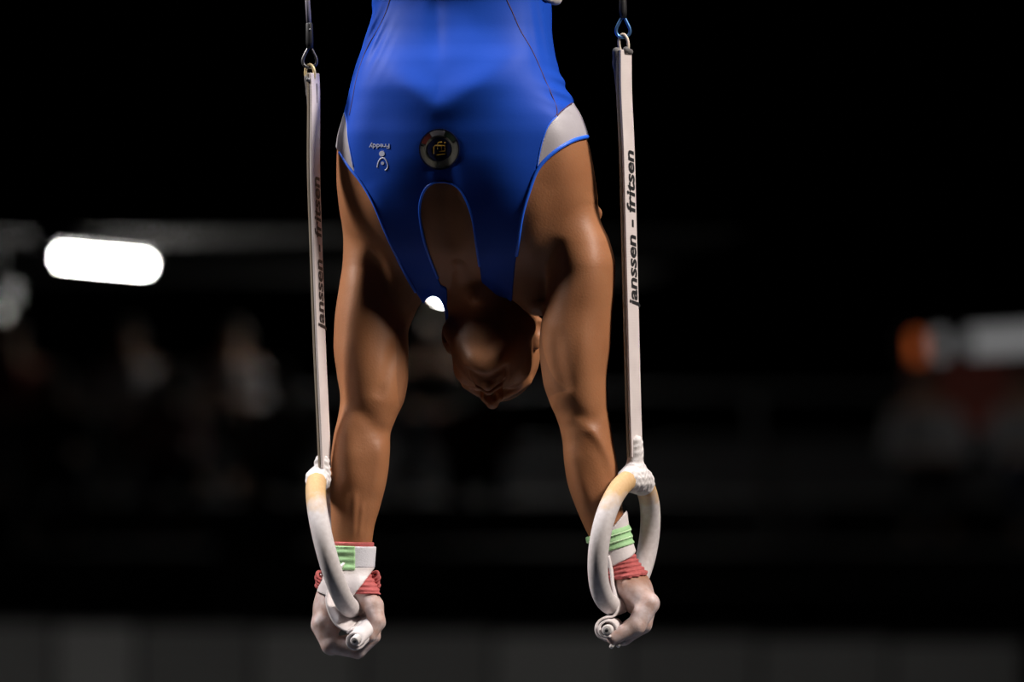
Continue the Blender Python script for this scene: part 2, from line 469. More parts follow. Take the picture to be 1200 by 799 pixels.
# shoulder girdle and trapezius, pushed up towards the ears
body.cap((452, 300, 56), (463, 364, 56), 42, 20, 16)
body.cap((504, 284, 26), (476, 344, 48), 30, 19, 16)
body.cap((628, 300, 4), (630, 350, 6), 34, 20, 18)
body.cap((578, 285, 10), (612, 330, 12), 32, 22, 18)
# neck, throat towards the camera
NECK = ((545, 270, 28), (564, 372, 78), 35, 40)
body.cap(*NECK, 22)
# arms (rows: y, left edge, right edge, depth, half depth)
body.loft([(255, 412, 455, 58, 24), (280, 405, 470, 57, 34), (300, 402, 480, 55, 42), (338, 396, 482, 52, 46), (376, 391, 477, 48, 46), (404, 390, 478, 44, 45),
           (439, 394, 478, 38, 44), (467, 398, 474, 33, 42), (492, 395, 463, 28, 38), (510, 391, 457, 25, 36), (530, 388, 456, 22, 36),
           (552, 386, 454, 20, 34), (591, 387, 446, 16, 28), (620, 388, 438, 14, 22), (645, 389, 435, 12, 18), (690, 388, 432, 12, 18)], k=15, cap=8, power=2.1)
body.loft([(240, 655, 690, -20, 22), (262, 645, 703, -21, 32), (285, 638, 714, -22, 40), (313, 636, 720, -24, 45), (344, 636, 719, -25, 46), (366, 635, 717, -25, 45),
           (404, 632, 715, -25, 44), (446, 636, 710, -25, 42), (474, 645, 711, -24, 40), (490, 652, 714, -23, 38), (502, 656, 716, -23, 36),
           (530, 661, 720, -22, 36), (562, 665, 725, -21, 33), (599, 677, 730, -20, 26), (620, 686, 733, -20, 21), (650, 702, 742, -21, 18), (690, 720, 758, -22, 18)], k=15, cap=8, power=2.1)
# nipple seen past the right flank
body.ell((700.5, 250, 0), (5, 6, 6), 5)

# ---- hands.  image left hand
def hand_left():
    d0 = 12
    body.ell((400, 692, d0), (26, 26, 26), 12)
    body.ell((386, 716, d0+6), (20, 30, 34), 10)           # palm and back of the hand
    body.ell((426, 704, d0-2), (17, 24, 24), 9)            # ball of the thumb
    for i, (dd, sh) in enumerate(((-20, 2), (0, 0), (19, 0), (36, -3))):
        r = (12.0, 12.0, 11.5, 10.5)[i]
        k1 = (376+abs(i-1)*1.2, 733-sh, d0+dd)
        p1 = (388, 756-sh, d0+dd-3); p2 = (419, 757+2*sh, d0+dd-6); p3 = (438, 741+2*sh-i, d0+dd-8)
        body.chain([k1, p1, p2, p3], [r, r*0.95, r*0.83, r*0.72], k=2.5, k0=7)
        body.ell(p1, (r*0.9, r*0.9, r*0.95), 3)             # knuckle
    body.chain([(424, 692, d0-16), (438, 709, d0-30), (442, 728, d0-38), (434, 744, d0-44)], [15, 11.5, 10, 7.5], k=3, k0=8)
hand_left()
def hand_right():
    d0 = -24
    body.ell((738, 688, d0), (21, 24, 24), 12)
    body.ell((748, 698, d0+6), (17, 24, 34), 10)
    for i, (dd, sh) in enumerate(((-18, 0), (0, -1), (18, 1), (34, 4))):
        r = (11.5, 12.0, 11.5, 10.5)[i]
        k1 = (758, 706-sh*0.5, d0+dd)
        p1 = (752, 729-sh, d0+dd-4); p2 = (730, 744-sh, d0+dd-6); p3 = (711, 741-sh, d0+dd-8)
        body.chain([k1, p1, p2, p3], [r, r*0.95, r*0.83, r*0.72], k=2.5, k0=7)
        body.ell(k1, (r*1.02, r*0.95, r*0.95), 3)
    body.chain([(738, 686, d0-18), (759, 705, d0-32), (744, 731, d0-42), (718, 745, d0-46)], [14, 12.5, 11, 8], k=3, k0=8)
hand_right()

# ---- muscle relief of the camera side
def rotm(ang):
    c, s_ = math.cos(ang), math.sin(ang); return np.array([[c, s_], [-s_, c]], np.float32)
def swell(x, y, rx, ry, amp, rot=0.0, dmax=30.0, g=0):
    """raise or sink the surface facing the camera around (x, y)"""
    R = rotm(rot)
    def fn(P):
        q = (P[:, :2]-np.array((x, y), np.float32))@R.T/np.array((rx, ry), np.float32)
        t = np.clip((dmax-P[:, 2])/40, 0, 1)
        return amp*np.exp(-(q*q).sum(1))*t*t*(3-2*t)
    m = max(rx, ry)*2.4
    body.op(fn, (x-m, y-m, -200), (x+m, y+m, dmax), 0, 'bump', g)
def crease(pts, wdt, amp, dmax=30.0, g=0):
    P0 = spline(pts, 3).astype(np.float32)
    def fn(P):
        best = np.full(len(P), 1e9, np.float32); fade = np.zeros(len(P), np.float32); m = len(P0)-1
        for i in range(m):
            a = P0[i]; ab = P0[i+1]-a; t = np.clip(((P[:, :2]-a)@ab)/float(ab@ab), 0, 1)
            q = P[:, :2]-a-t[:, None]*ab; d2 = (q*q).sum(1); nr = d2 < best
            best = np.where(nr, d2, best); fade = np.where(nr, np.minimum(1, 3.2*np.minimum(i+t, m-i-t)/m), fade)
        amp_ = amp*fade*fade*(3-2*fade)
        t = np.clip((dmax-P[:, 2])/40, 0, 1)
        return amp_*np.exp(-best/wdt**2)*t*t*(3-2*t)
    body.op(fn, (*(P0.min(0)-2.4*wdt), -200), (*(P0.max(0)+2.4*wdt), dmax), 0, 'bump', g)
crease([(434, 66), (462, 92), (500, 120), (516, 126), (545, 112), (600, 78), (636, 60)], 20, 5)      # lower edge of the ribs
swell(515, 60, 40, 50, -3); crease([(513, -60), (512, 0), (513, 90)], 9, -2.5)                       # belly and its midline
crease([(516, 150), (520, 200), (528, 270), (534, 300)], 12, -5)                                      # breastbone
swell(462, 205, 40, 58, 4, 0.35, 40); swell(592, 215, 42, 60, 3, -0.3, 20)                            # chest muscles
swell(420, 150, 22, 60, 4, 0.1, 60); swell(660, 175, 22, 60, 5, -0.1, 0)                              # ribs and lats
crease([(540, 312), (575, 304), (612, 314)], 11, 1.8, 40)   # collarbones
swell(446, 334, 18, 38, -6, -0.35, 60); crease([(436, 280), (442, 318), (455, 352), (471, 394)], 11, -5, 60)    # armpits
swell(655, 324, 17, 30, -5, 0.2, 10); crease([(656, 275), (650, 312), (642, 345), (634, 380)], 11, -4, 20)
crease([(428, 212), (440, 250), (462, 300), (478, 345)], 16, 3, 50)                                   # front fold of the armpit
crease([(640, 215), (626, 260), (620, 310), (622, 345)], 16, 2.5, 20)
swell(416, 345, 16, 46, 3, 0, 60); swell(694, 310, 20, 44, 4, 0, 20)                                  # deltoids
crease([(464, 396), (452, 440), (440, 470)], 8, -3, 50); crease([(650, 380), (656, 430), (668, 462)], 8, -2.5, 10)
swell(430, 425, 20, 44, 5, 0.05, 50); swell(682, 415, 20, 44, 5, -0.05, 10)                           # biceps
swell(452, 440, 12, 36, 3, 0.1, 50)
crease([(398, 466), (420, 480), (440, 500), (456, 508)], 10, -2.4, 50); crease([(646, 474), (670, 480), (690, 492), (712, 480)], 10, -2.4, 10)  # elbow hollow
crease([(404, 485), (410, 530), (414, 580)], 13, 3, 50); crease([(446, 512), (446, 545), (438, 590)], 9, 2.5, 50)
crease([(672, 492), (695, 506), (714, 536), (718, 562)], 7, 3.0, 10); crease([(664, 515), (676, 560), (694, 606)], 12, 3, 10)
crease([(417, 570), (414, 635)], 4, 1.6, 40); crease([(426, 585), (421, 635)], 3, 1.3, 40); crease([(700, 580), (714, 622)], 4, 1.4, 10)

# ---- head: thrown back, face to the floor, underside of the jaw towards the camera
HS = 1.07
HO = np.array([579.0, 392.0, 79.0])
def unit(v): v = np.array(v, float); return v/np.linalg.norm(v)
yaw, roll, alf = math.radians(8), math.radians(3.0), math.radians(17)
hs = unit((math.cos(yaw)*math.cos(roll), -math.sin(roll), -math.sin(yaw)))
f0 = unit((0.045, math.cos(alf), -math.sin(alf)))
hf = unit(f0-np.dot(f0, hs)*hs)
hu = np.cross(hf, hs); hu = hu if hu[2] > 0 else -hu
HR = np.array([hf, hs, hu])          # rows: forward, side (picture right), crown
def H(f, s_, u): return HO+HS*(f*hf+0.85*s_*hs+u*hu)
HG = 1
def hell(f, s_, u, r, k, mode='add', R=None): body.ell(H(f, s_, u), np.array(r)*HS*np.array((1, 0.88, 1)), k, mode, HG, HR if R is None else R)
body.cap(*NECK, 22, 'add', HG)
body.cap((560, 340, 58), H(-20, 0, -10), 36, 42, 14, 'add', HG)
hell(-4, 0, 24, (70, 56, 62), 16)                                   # skull
hell(22, 0, 6, (48, 50, 60), 12)                                    # forehead and mid-face
hell(18, 0, -32, (50, 50, 34), 14)                                  # jaw
hell(51, 0, -62, (16, 22, 12), 14); hell(24, 0, -46, (38, 34, 18), 14)                                  # chin
for sg in (-1, 1):
    body.cap(H(62, sg*8, 15), H(50, sg*38, 15), 9, 7, 7, g=HG)      # brow ridge
    hell(43, sg*36, -16, (16, 13, 12), 10)                           # cheekbone
    body.cap(H(-6, sg*50, -18), H(4, sg*47, -34), 8, 9, 10, g=HG)
    body.cap(H(4, sg*47, -35), H(46, sg*16, -60), 9, 10, 12, g=HG)  # jaw line
    hell(69, sg*22, 0, (15, 13, 10), 6, 'sub')                      # eye socket
    hell(54, sg*21, 0, (9.5, 11, 8.5), 3)                           # closed lids
body.cap((544, 300, -14), H(-24, 36, -20), 11, 14, 14, g=HG)           # neck muscles from the breastbone to behind the ears
body.cap((537, 300, -12), H(-24, -38, -16), 11, 13, 14, g=HG)
body.cap((548, 316, 12), H(-4, -2, -42), 14, 18, 18, g=HG)               # throat
body.ell((557, 344, 6), (8, 12, 8), 10, g=HG)
body.cap(H(64, 0, 8), H(83, 0, -18), 6, 8, 5, g=HG)                 # nose
for sg in (-1, 1):
    hell(75, sg*9, -22, (9, 6.5, 6.5), 4)
    hell(80, sg*5.6, -31, (6, 3.9, 7), 1.5, 'sub')
hell(60, 0, -44, (14, 24, 18), 8)                                   # muzzle
for sg in (-1, 1):
    body.cap(H(71, sg*14, -43), H(75.5, 0, -41), 3.5, 5.5, 3, g=HG); body.cap(H(69, sg*13, -51), H(73.5, 0, -52), 3.5, 6, 3, g=HG)
body.ridge([H(66, -19, -46.5), H(76, 0, -46.5), H(66, 19, -46.5)], 3.0, -5.0, g=HG)
body.ridge([H(58, -22, -62), H(68, 0, -62), H(58, 22, -62)], 4.5, -3.5, g=HG)
for sg in (-1, 1):
    body.ridge([H(74, sg*14, -26), H(64, sg*25, -44), H(56, sg*27, -58)], 3.5, -2.2, g=HG)
for sg in (-1, 1):                                                  # ears
    e2 = unit(hs*sg*0.72+hf*0.1-hu*0.62); e1 = unit(hf-np.dot(hf, e2)*e2); e3 = np.cross(e1, e2)
    ER = np.array([e1, e2, e3])
    ec = H(2, sg*58, -10)
    body.ell(ec, (18, 5.5, 13), 3, 'add', HG, ER)
    body.ell(ec+e2*5.5-e1*2, (10, 5.5, 7.5), 2, 'sub', HG, ER)
    body.ell(ec+e1*15-e2*1, (7, 4.5, 6), 3, 'add', HG, ER)          # lobe
    body.ell(ec+e1*2-e3*0+e2*3+hs*sg*-7, (4, 3, 3), 2, 'add', HG, ER)

GH = 1.45
LO, HI = (352, -112, -150), (784, 778, 152)
Fb, lo_b, h_b, AX = sample(body, LO, HI, GH)
V, Q = nets(Fb, lo_b, h_b)
me = mesh_np('body', W(V), Q)
# hair stubble and hand chalk as surface masks
loc = (V-HO)@HR.T
def sstep(a, b, x): t = np.clip((x-a)/(b-a), 0, 1); return t*t*(3-2*t)
near_head = (np.abs(loc) < 105).all(1)
loc = loc/HS
hair = sstep(-6, 10, loc[:, 2]-0.72*loc[:, 0]-10)*near_head*(np.abs(loc[:, 1]) < 58)*sstep(-45, -30, loc[:, 2])*0.75
brow = (np.abs(loc[:, 2]-17) < 4.5)*(loc[:, 0] > 46)*(np.abs(loc[:, 1]) > 7)*(np.abs(loc[:, 1]) < 38)*near_head*0.9
beard = sstep(-30, -44, loc[:, 2])*sstep(-4, 14, loc[:, 0])*near_head*0.4
hair = np.maximum(np.maximum(hair, brow), beard)
a = me.attributes.new('hair', 'FLOAT', 'POINT'); a.data.foreach_set('value', hair.astype(np.float32))
chalk = sstep(664, 700, V[:, 1])
a = me.attributes.new('chalk', 'FLOAT', 'POINT'); a.data.foreach_set('value', chalk.astype(np.float32))
person = link('person', me, M['skin'])
tag(person, 'male gymnast in blue leotard hanging upside down in a handstand on the rings', 'person')

# ------------------------------------------------------------------ clothing cut from the same field
def crop(x0, x1, y0, y1, d0=-150, d1=152):
    sl = []
    for (p, q, ax) in ((x0, x1, AX[0]), (y0, y1, AX[1]), (d0, d1, AX[2])):
        i = int(np.clip(np.searchsorted(ax, p), 0, len(ax)-2)); j = int(np.clip(np.searchsorted(ax, q), i+2, len(ax)))
        sl.append(slice(i, j))
    g = [AX[i][sl[i]] for i in range(3)]
    o = np.array([g[0][0], g[1][0], g[2][0]])
    return Fb[tuple(sl)], g, o
def cloth(name, G, o, matl, parent):
    v, q = nets(G, o, h_b)
    return link(name, mesh_np(name, W(v), q), matl, parent)

armL = [(390, 168), (398, 179), (411, 198), (424, 214), (439, 240), (454, 276), (472, 315), (487, 342), (496, 360), (500, 400)]
keyL = [(532, 400), (522, 350), (513, 326), (505, 306), (498, 285), (493, 258), (493, 238), (499, 223), (508, 216), (517, 214.5)]
keyR = [(528, 216), (540, 224), (550, 244), (555, 262), (558, 285), (562, 312), (566, 345), (572, 400)]
armR = [(598, 400), (600, 350), (605, 300), (611, 256), (620, 225), (630, 200), (648, 181), (670, 167), (688, 161), (705, 158)]
AL, KL, KR, AR = spline(armL, 6), spline(keyL, 6), spline(keyR, 6), spline(armR, 6)
back_poly = np.concatenate([[(380, -200)], [(380, 160)], AL, KL, KR, AR, [(712, -200)]])
front_poly = np.concatenate([[(380, -200)], [(380, 160)], AL, [(528, 400), (520, 300), (545, 270), (566, 300), (570, 400)], AR, [(712, -200)]])
torso = Field(); torso.ops = [q for q in body.ops if q[5] == 0]
G, g, o = crop(372, 720, -112, 400)
jy = int(np.searchsorted(g[1], 262))
Gt, _, _, _ = sample(torso, (g[0][0], g[1][jy], g[2][0]), (g[0][-1]-0.01, g[1][-1]-0.01, g[2][-1]-0.01), h_b)
G = G.copy(); n_ = [min(a_, b_) for a_, b_ in zip(G[:, jy:].shape, Gt.shape)]
G[:n_[0], jy:jy+n_[1], :n_[2]] = Gt[:n_[0], :n_[1], :n_[2]]
XX, YY = np.meshgrid(g[0], g[1], indexing='ij')
Rb = polysdf(XX, YY, back_poly)[:, :, None]; Rf = polysdf(XX, YY, front_poly)[:, :, None]
plane = (g[2][None, None, :]-16+(XX[:, :, None]-545)*math.tan(TROT))
reg = np.where(plane < 0, Rb, Rf)
# fabric folds at the flanks
X3, Y3, D3 = np.meshgrid(g[0], g[1], g[2], indexing='ij', sparse=True)
fold = 1.5*np.exp(-(((X3-664)/20)**2+((Y3-105)/24)**2))*np.sin((Y3*0.9-X3*0.35)*0.42)
fold = fold+1.6*np.exp(-(((X3-436)/16)**2+((Y3-36)/34)**2))*np.sin((X3*0.9+Y3*0.45)*0.5)
fold = fold+0.8*np.exp(-(((X3-640)/16)**2+((Y3-30)/40)**2))*np.sin((X3*0.8-Y3*0.15)*0.6)
panR = [(652, 138.5), (641.5, 151), (634, 172), (627, 204), (640, 196), (688, 172), (720, 165), (720, 106), (672, 121)]
panL = [(380, 110), (404, 131), (407, 145), (409, 165), (417, 206), (398, 194), (380, 172)]
Pm = np.minimum(polysdf(XX, YY, panR), polysdf(XX, YY, panL))[:, :, None]
leo = cloth('leotard', smax(G-2.3-fold, smax(reg, -Pm-0.5, 0.4), 0.8), o, M['blue'], person)
leo['label'] = 'bright blue sleeveless leotard with deep scooped neck'
for pp, lb in ((panR, 'r'), (panL, 'l')):
    pm = polysdf(XX, YY, pp)[:, :, None]
    cloth('side_panel', smax(smax(G-2.2-fold, reg, 0.6), pm-0.6, 0.6), o, M['silver'], leo)['label'] = 'silver grey underarm panel of the leotard'

def surf(x, y, off=2.3):
    """depth of the camera-side surface at (x, y)"""
    x = np.atleast_1d(np.asarray(x, np.float32)); y = np.atleast_1d(np.asarray(y, np.float32))
    ix = (x-AX[0][0])/h_b; iy = (y-AX[1][0])/h_b
    i = np.clip(ix.astype(int), 0, len(AX[0])-2); j = np.clip(iy.astype(int), 0, len(AX[1])-2)
    tx = np.clip(ix-i, 0, 1)[:, None]; ty = np.clip(iy-j, 0, 1)[:, None]
    col = (Fb[i, j]*(1-tx)*(1-ty)+Fb[i+1, j]*tx*(1-ty)+Fb[i, j+1]*(1-tx)*ty+Fb[i+1, j+1]*tx*ty)-off
    first = np.argmax(col < 0, 1); hit = (col < 0).any(1)
    first = np.maximum(first, 1); r = np.arange(len(x))
    a_, b_ = col[r, first-1], col[r, first]
    t = np.where(hit, a_/(a_-b_+1e-9), 0)
    dep = AX[2][first-1]+t*h_b
    return np.where(hit, dep, np.nan)
def on_surface(pts, off):
    pts = np.asarray(pts, float); d = surf(pts[:, 0], pts[:, 1], off)
    ok = ~np.isnan(d); return np.column_stack([pts[ok], d[ok]])
def cord(name, pts, rad, matl, parent, off=2.3, flat=1.0):
    p = on_surface(pts, off)
    keep = [0]                                   # drop leaps in depth at the outline
    for i in range(1, len(p)):
        if np.linalg.norm(p[i]-p[keep[-1]]) < 26: keep.append(i)
    p = p[keep]
    for _ in range(2): p[1:-1] = (p[:-2]+2*p[1:-1]+p[2:])/4
    return link(name, tube(name, W(p), rad/S, 8), matl, parent)
dense = lambda a: spline(a, 8)
cord('binding', dense(armL[1:-2]), 2.0, M['piping'], leo, 1.9)
cord('binding', dense(armR[2:-1]), 2.4, M['piping'], leo, 1.9)
cord('binding', dense(keyL[2:]+keyR[:-2]), 1.6, M['piping'], leo, 1.8)
cord('seam', dense([(590, -20), (593, 0), (600, 16), (610, 39), (624, 63), (638, 95), (652, 129), (650, 140)]), 0.7, M['seam'], leo, 2.2)
cord('seam', dense([(460, -10), (454, 12), (445, 32), (430, 58), (419, 90), (414, 116), (410, 136)]), 0.7, M['seam'], leo, 2.2)
cord('seam', dense([(652, 138.5), (641.5, 151), (634, 172), (629, 198)]), 0.8, M['piping'], leo, 2.2)
cord('seam', dense([(404, 132), (407, 145), (409, 165), (415, 196)]), 0.8, M['piping'], leo, 2.2)
cord('seam', dense([(652, 138.5), (660, 130), (670, 122)]), 0.8, M['seam'], leo, 2.2)

# woven badge and printed maker's mark, lying on the cloth
def patch(name, rings_, off, matl, parent, a0=0.0, a1=2*math.pi, c=(515.5, 177), n=40):
    """flat ring/disc sector following the cloth: rings_ = list of radii"""
    full = a1-a0 > 6.2; m = n if full else n+1
    pts = [(c[0]+r*math.cos(a0+(a1-a0)*k/n), c[1]+r*math.sin(a0+(a1-a0)*k/n)) for r in rings_ for k in range(m)]
    p = np.column_stack([pts, surf([q[0] for q in pts], [q[1] for q in pts], off)])
    F = []
    for i in range(len(rings_)-1):
        for k in range(n):
            F.append((i*m+k, i*m+(k+1) % m, (i+1)*m+(k+1) % m, (i+1)*m+k))
    me = mesh_list(name, W(p), F, False)
    ob = link(name, me, matl, parent)
    md = ob.modifiers.new('thick', 'SOLIDIFY'); md.thickness = 0.5/S; md.offset = 0
    return ob
badge = patch('badge', [0.01, 8, 16, 20, 23.2], 2.7, M['badge_grey'], leo)
badge['label'] = 'round woven federation badge on the chest of the leotard'
patch('badge_rim', [22.0, 23.8], 3.1, M['badge_navy'], badge)
patch('badge_centre', [0.01, 7, 13.6], 3.2, M['badge_navy'], badge)
rad_ = math.radians
patch('flag_segment', [16.5, 22.0], 3.2, M['flag_red'], badge, rad_(200), rad_(238), n=8)
patch('flag_segment', [16.5, 22.0], 3.2, M['flag_white'], badge, rad_(240), rad_(288), n=8)
patch('flag_segment', [16.5, 22.0], 3.2, M['flag_green'], badge, rad_(290), rad_(330), n=8)
def stroke(name, pts, rad, matl, parent, off, closed=False):
    p = on_surface(pts, off); return link(name, tube(name, W(p), rad/S, 6, closed=closed), matl, parent)
# emblem: interlaced letters, upside down with the wearer
for L_ in ([(509, 182), (509, 174.5), (511, 172.5), (522, 172.5), (522.5, 182), (511, 183.5)],
           [(513, 172.5), (514.5, 169), (519, 168.5)],
           [(513.5, 177), (513.5, 173.5), (518, 173), (518.5, 178), (515, 179.5), (522.5, 178.6)],
           [(521.5, 169.5), (523.2, 169.2)]):
    stroke('emblem_letter', L_, 0.85, M['gold'], badge, 3.3)
mark = stroke('maker_mark', spline([(443.5, 197.5), (444.5, 192), (447, 187.6), (450, 186.4), (453, 188), (455.6, 193.5), (455.4, 198), (452.5, 200.8)], 5), 1.25, M['print_white'], leo, 1.6)
mark['label'] = 'small white printed mark and lettering on the leotard'
patch('mark_dot', [0.01, 1.6, 3.3], 2.5, M['print_white'], mark, c=(448.5, 181.5), n=16)
patch('mark_dot', [0.01, 1.0, 1.9], 2.5, M['print_white'], mark, c=(449.2, 192.5), n=12)

def text_mesh(body_txt, shear=0.0, bold=0.0):
    cu = bpy.data.curves.new('txt', 'FONT'); cu.body = body_txt; cu.shear = shear; cu.offset = bold; cu.size = 1.0
    cu.resolution_u = 3
    ob = bpy.data.objects.new('txt', cu); COL.objects.link(ob)
    dg = bpy.context.evaluated_depsgraph_get(); m2 = bpy.data.meshes.new_from_object(ob.evaluated_get(dg))
    bpy.data.objects.remove(ob); bpy.data.curves.remove(cu)
    v = np.array([x.co[:] for x in m2.vertices]); f = [tuple(p.vertices) for p in m2.polygons]
    bpy.data.meshes.remove(m2); return v, f
v, f = text_mesh('Freddy', 0.0, 0.015)
x0, x1 = v[:, 0].min(), v[:, 0].max(); wtx = 24.0
px = 457.5-(v[:, 0]-x0)/(x1-x0)*wtx; py = 171.2-(v[:, 1]-0.0)*(-7.6)*1.0
py = 170.2+v[:, 1]*7.6
p = np.column_stack([px, py, surf(px, py, 2.6)])
lt = link('mark_lettering', mesh_list('mark_lettering', W(p), f, False), M['print_white'], mark)
md = lt.modifiers.new('thick', 'SOLIDIFY'); md.thickness = 0.3/S

# ------------------------------------------------------------------ trousers and legs above the picture
legs = Field()
legs.loft([(-520, 455, 535, 30, 50), (-330, 452, 540, 24, 60), (-200, 440, 548, 20, 72), (-110, 436, 556, 20, 82), (-20, 440, 590, 10, 78)], k=16, rot=TROT, cap=10)
legs.loft([(-520, 548, 628, 24, 50), (-330, 545, 634, 16, 60), (-200, 540, 650, 10, 72), (-110, 534, 660, 8, 82), (-20, 500, 648, 2, 78)], k=16, rot=TROT, cap=10)
legs.loft([(-860, 485, 535, 44, 24), (-820, 480, 536, 44, 32), (-640, 462, 534, 42, 46), (-500, 458, 535, 30, 48)], k=14, cap=8)
legs.loft([(-860, 548, 598, 34, 24), (-820, 547, 603, 34, 32), (-640, 548, 620, 32, 46), (-500, 548, 626, 22, 48)], k=14, cap=8)
legs.cap((508, -870, 44), (510, -960, 10), 25, 14, 12); legs.cap((574, -870, 34), (576, -960, 0), 25, 14, 12)
legs.loft([(-150, 436, 660, 20, 86), (-90, 436, 656, 18, 80), (-40, 438, 647, 12, 73), (10, 438, 642, 8, 71)], k=10, rot=TROT, cap=6, power=2.35)
legs.ell((643, -6, 16), (12, 14, 16), 6)
def trouser_fn(P, lo=None, hi=None):
    f = legs(P, lo, hi)-5.0
    cut = P[:, 1]-(-34+np.clip((P[:, 0]-560)/80, 0, 1)*38)+np.sin(P[:, 0]*0.2)*1.5
    f = f+0.9*np.sin(P[:, 1]*0.11+P[:, 0]*0.05)*np.exp(-((P[:, 1]+60)/60)**2)
    return smax(f, cut, 2).astype(np.float32)
Ft, lt_, ht, _ = sample(trouser_fn, (415, -985, -100), (690, 30, 130), 3.6)
v, q = nets(Ft, lt_, ht)
tr = link('trousers', mesh_np('trousers', W(v), q), M['white_cloth'], person); tr['label'] = 'white gymnastics trousers with foot straps'

# ------------------------------------------------------------------ wrist wraps, straps and leather grips
def band(name, x0, x1, y0, y1, c, ax, half, off, matl, parent, extra=None, rib=0.0, ribf=1.0, sm=1.0):
    """sleeve round the wrist between two tilted planes: centre c, axis ax in the picture plane"""
    G, g, o = crop(x0, x1, y0, y1)
    X3, Y3, D3 = np.meshgrid(*g, indexing='ij', sparse=True)
    t = (X3-c[0])*ax[0]+(Y3-c[1])*ax[1]+(D3-c[2])*ax[2]
    f = smax(G-off-rib*np.sin(t*ribf), np.abs(t)-half, sm)
    if extra is not None: f = smax(f, extra(X3, Y3, D3), 0.6)
    return cloth(name, np.ascontiguousarray(np.broadcast_to(f, G.shape)), o, matl, parent)
def vec(x, y, d=0):
    return tuple(unit((x, y, d)))
# picture-left wrist
aL = vec(-0.03, 1, 0.0)
def strip(path, axis, width, thick, nw=5, wave=0.0, taper=None):
    """leather strap: path of (x, y, d) points swept sideways along axis, with real thickness"""
    P = np.array(path, float); n = len(P); ax = np.array(axis, float); ax /= np.linalg.norm(ax)
    T = np.gradient(P, axis=0); Nn = np.cross(T, ax); Nn /= np.linalg.norm(Nn, axis=1)[:, None]+1e-9
    V, F = [], []
    for side in (0.5, -0.5):
        for i in range(n):
            wd = width if taper is None else width*np.interp(i/(n-1), [0, 1], taper)
            for k in range(nw):
                V.append(P[i]+Nn[i]*side*thick+ax*wd*(k/(nw-1))+Nn[i]*wave*math.sin(i*0.5+k))
    def id_(s_, i, k): return s_*n*nw+i*nw+k
    for i in range(n-1):
        for k in range(nw-1):
            for s_ in (0, 1): F.append((id_(s_, i, k), id_(s_, i, k+1), id_(s_, i+1, k+1), id_(s_, i+1, k)))
        for k in (0, nw-1): F.append((id_(0, i, k), id_(0, i+1, k), id_(1, i+1, k), id_(1, i, k)))
    for i in (0, n-1):
        for k in range(nw-1): F.append((id_(0, i, k), id_(0, i, k+1), id_(1, i, k+1), id_(1, i, k)))
    return W(V), F
def spiral(c, r0, r1, a0, a1, n=26):
    return [(c[0]+(r0+(r1-r0)*t)*math.cos(a0+(a1-a0)*t), c[1]+(r0+(r1-r0)*t)*math.sin(a0+(a1-a0)*t)) for t in np.linspace(0, 1, n)]

def grip(path2, d_of, axis, width, thick, dowel_c, dowel_r, label):
    pts = [(x, y, d_of(i/(len(path2)-1))) for i, (x, y) in enumerate(path2)]
    V, F = strip(pts, axis, width, thick)
    g_ = link('hand_grip', mesh_list('hand_grip', V, F), M['leather'], person); g_['label'] = label
    a = np.array(dowel_c, float); ax = np.array(axis, float); ax /= np.linalg.norm(ax)
    q = [a+ax*t for t in (-1.0, -0.5, width*0.5, width+0.5, width+1)]
    link('dowel', tube('dowel', W(q), [r/S for r in (dowel_r*0.75, dowel_r, dowel_r, dowel_r, dowel_r*0.75)], 20), M['wrap'], g_)
    link('dowel_hole', tube('dowel_hole', W([a-ax*1.25, a-ax*0.9]), dowel_r*0.38/S, 14), M['black'], g_)
    return g_
# picture-left grip: runs down the palm, under the ring, rolled round its dowel
pl = [tuple(p) for p in spline([(398, 664), (388, 684), (383, 700), (386, 716), (393, 729), (402, 736), (408, 738)], 6)]
pl += spiral((417, 748.5), 12.6, 7.0, math.radians(222), math.radians(222+560), 44)
gripL = grip(pl, lambda t: np.interp(t, [0, 0.35, 1], [-24, -36, -66]), (16, -15, 34), 40, 2.6, (417, 748.5, -66), 5.4, 'chalky leather hand grip on the green and white wrist strap')
aL = vec(-0.02, 1, 0.0)
band('cuff', 372, 446, 655, 712, (412, 676, 0), aL, 30, 5.2, M['leather'], gripL, extra=lambda X, Y, D: np.maximum(np.maximum(Y-(706-np.maximum(X-408, 0)*1.3-np.maximum(404-X, 0)*0.4), 664-Y), D-14))
ws = band('wrist_strap', 372, 448, 630, 676, (412, 652.5, 0), aL, 12.5, 5.5, M['white_band'], gripL)
ws['label'] = 'white hook-and-loop wrist strap'
gb = band('green_strap', 372, 448, 630, 680, (404, 653.5, 0), aL, 14, 7.0, M['green_band'], gripL, extra=lambda X, Y, D: np.maximum(X-416.5, D-8), rib=0.7, ribf=0.72)
gb['label'] = 'pale green elastic tab of the strap'
link('rivet', tube('rivet', W([(414, 679, -13), (414, 679, -11.5), (414, 679, -8)]), [1.6/S, 2.0/S, 2.0/S], 12), M['steel'], gripL)
rw = band('wrist_wrap', 372, 452, 660, 704, (412, 683, 0), aL, 12, 3.2, M['red_wrap'], person, rib=1.0, ribf=1.15)
rw['label'] = 'red gauze wrist wrap under the grip'
# loose crumpled ends of the wrap
for (x, y, sgn) in ((440, 676, 1), (375, 676, -1)):
    for k in range(4):
        pts = spline([(x-sgn*5, y-4+k*5, 4), (x+sgn*(2+k % 2*2), y-6+k*5, 0), (x+sgn*3, y+k*4, -4), (x-sgn*4, y+4+k*4, -2)], 5)
        link('wrap_fold', tube('wrap_fold', W(pts), 2.0/S, 7), M['red_wrap'], rw)
band('wrap_edge', 372, 452, 620, 650, (412, 638, 0), aL, 3, 2.5, M['red_wrap'], rw)

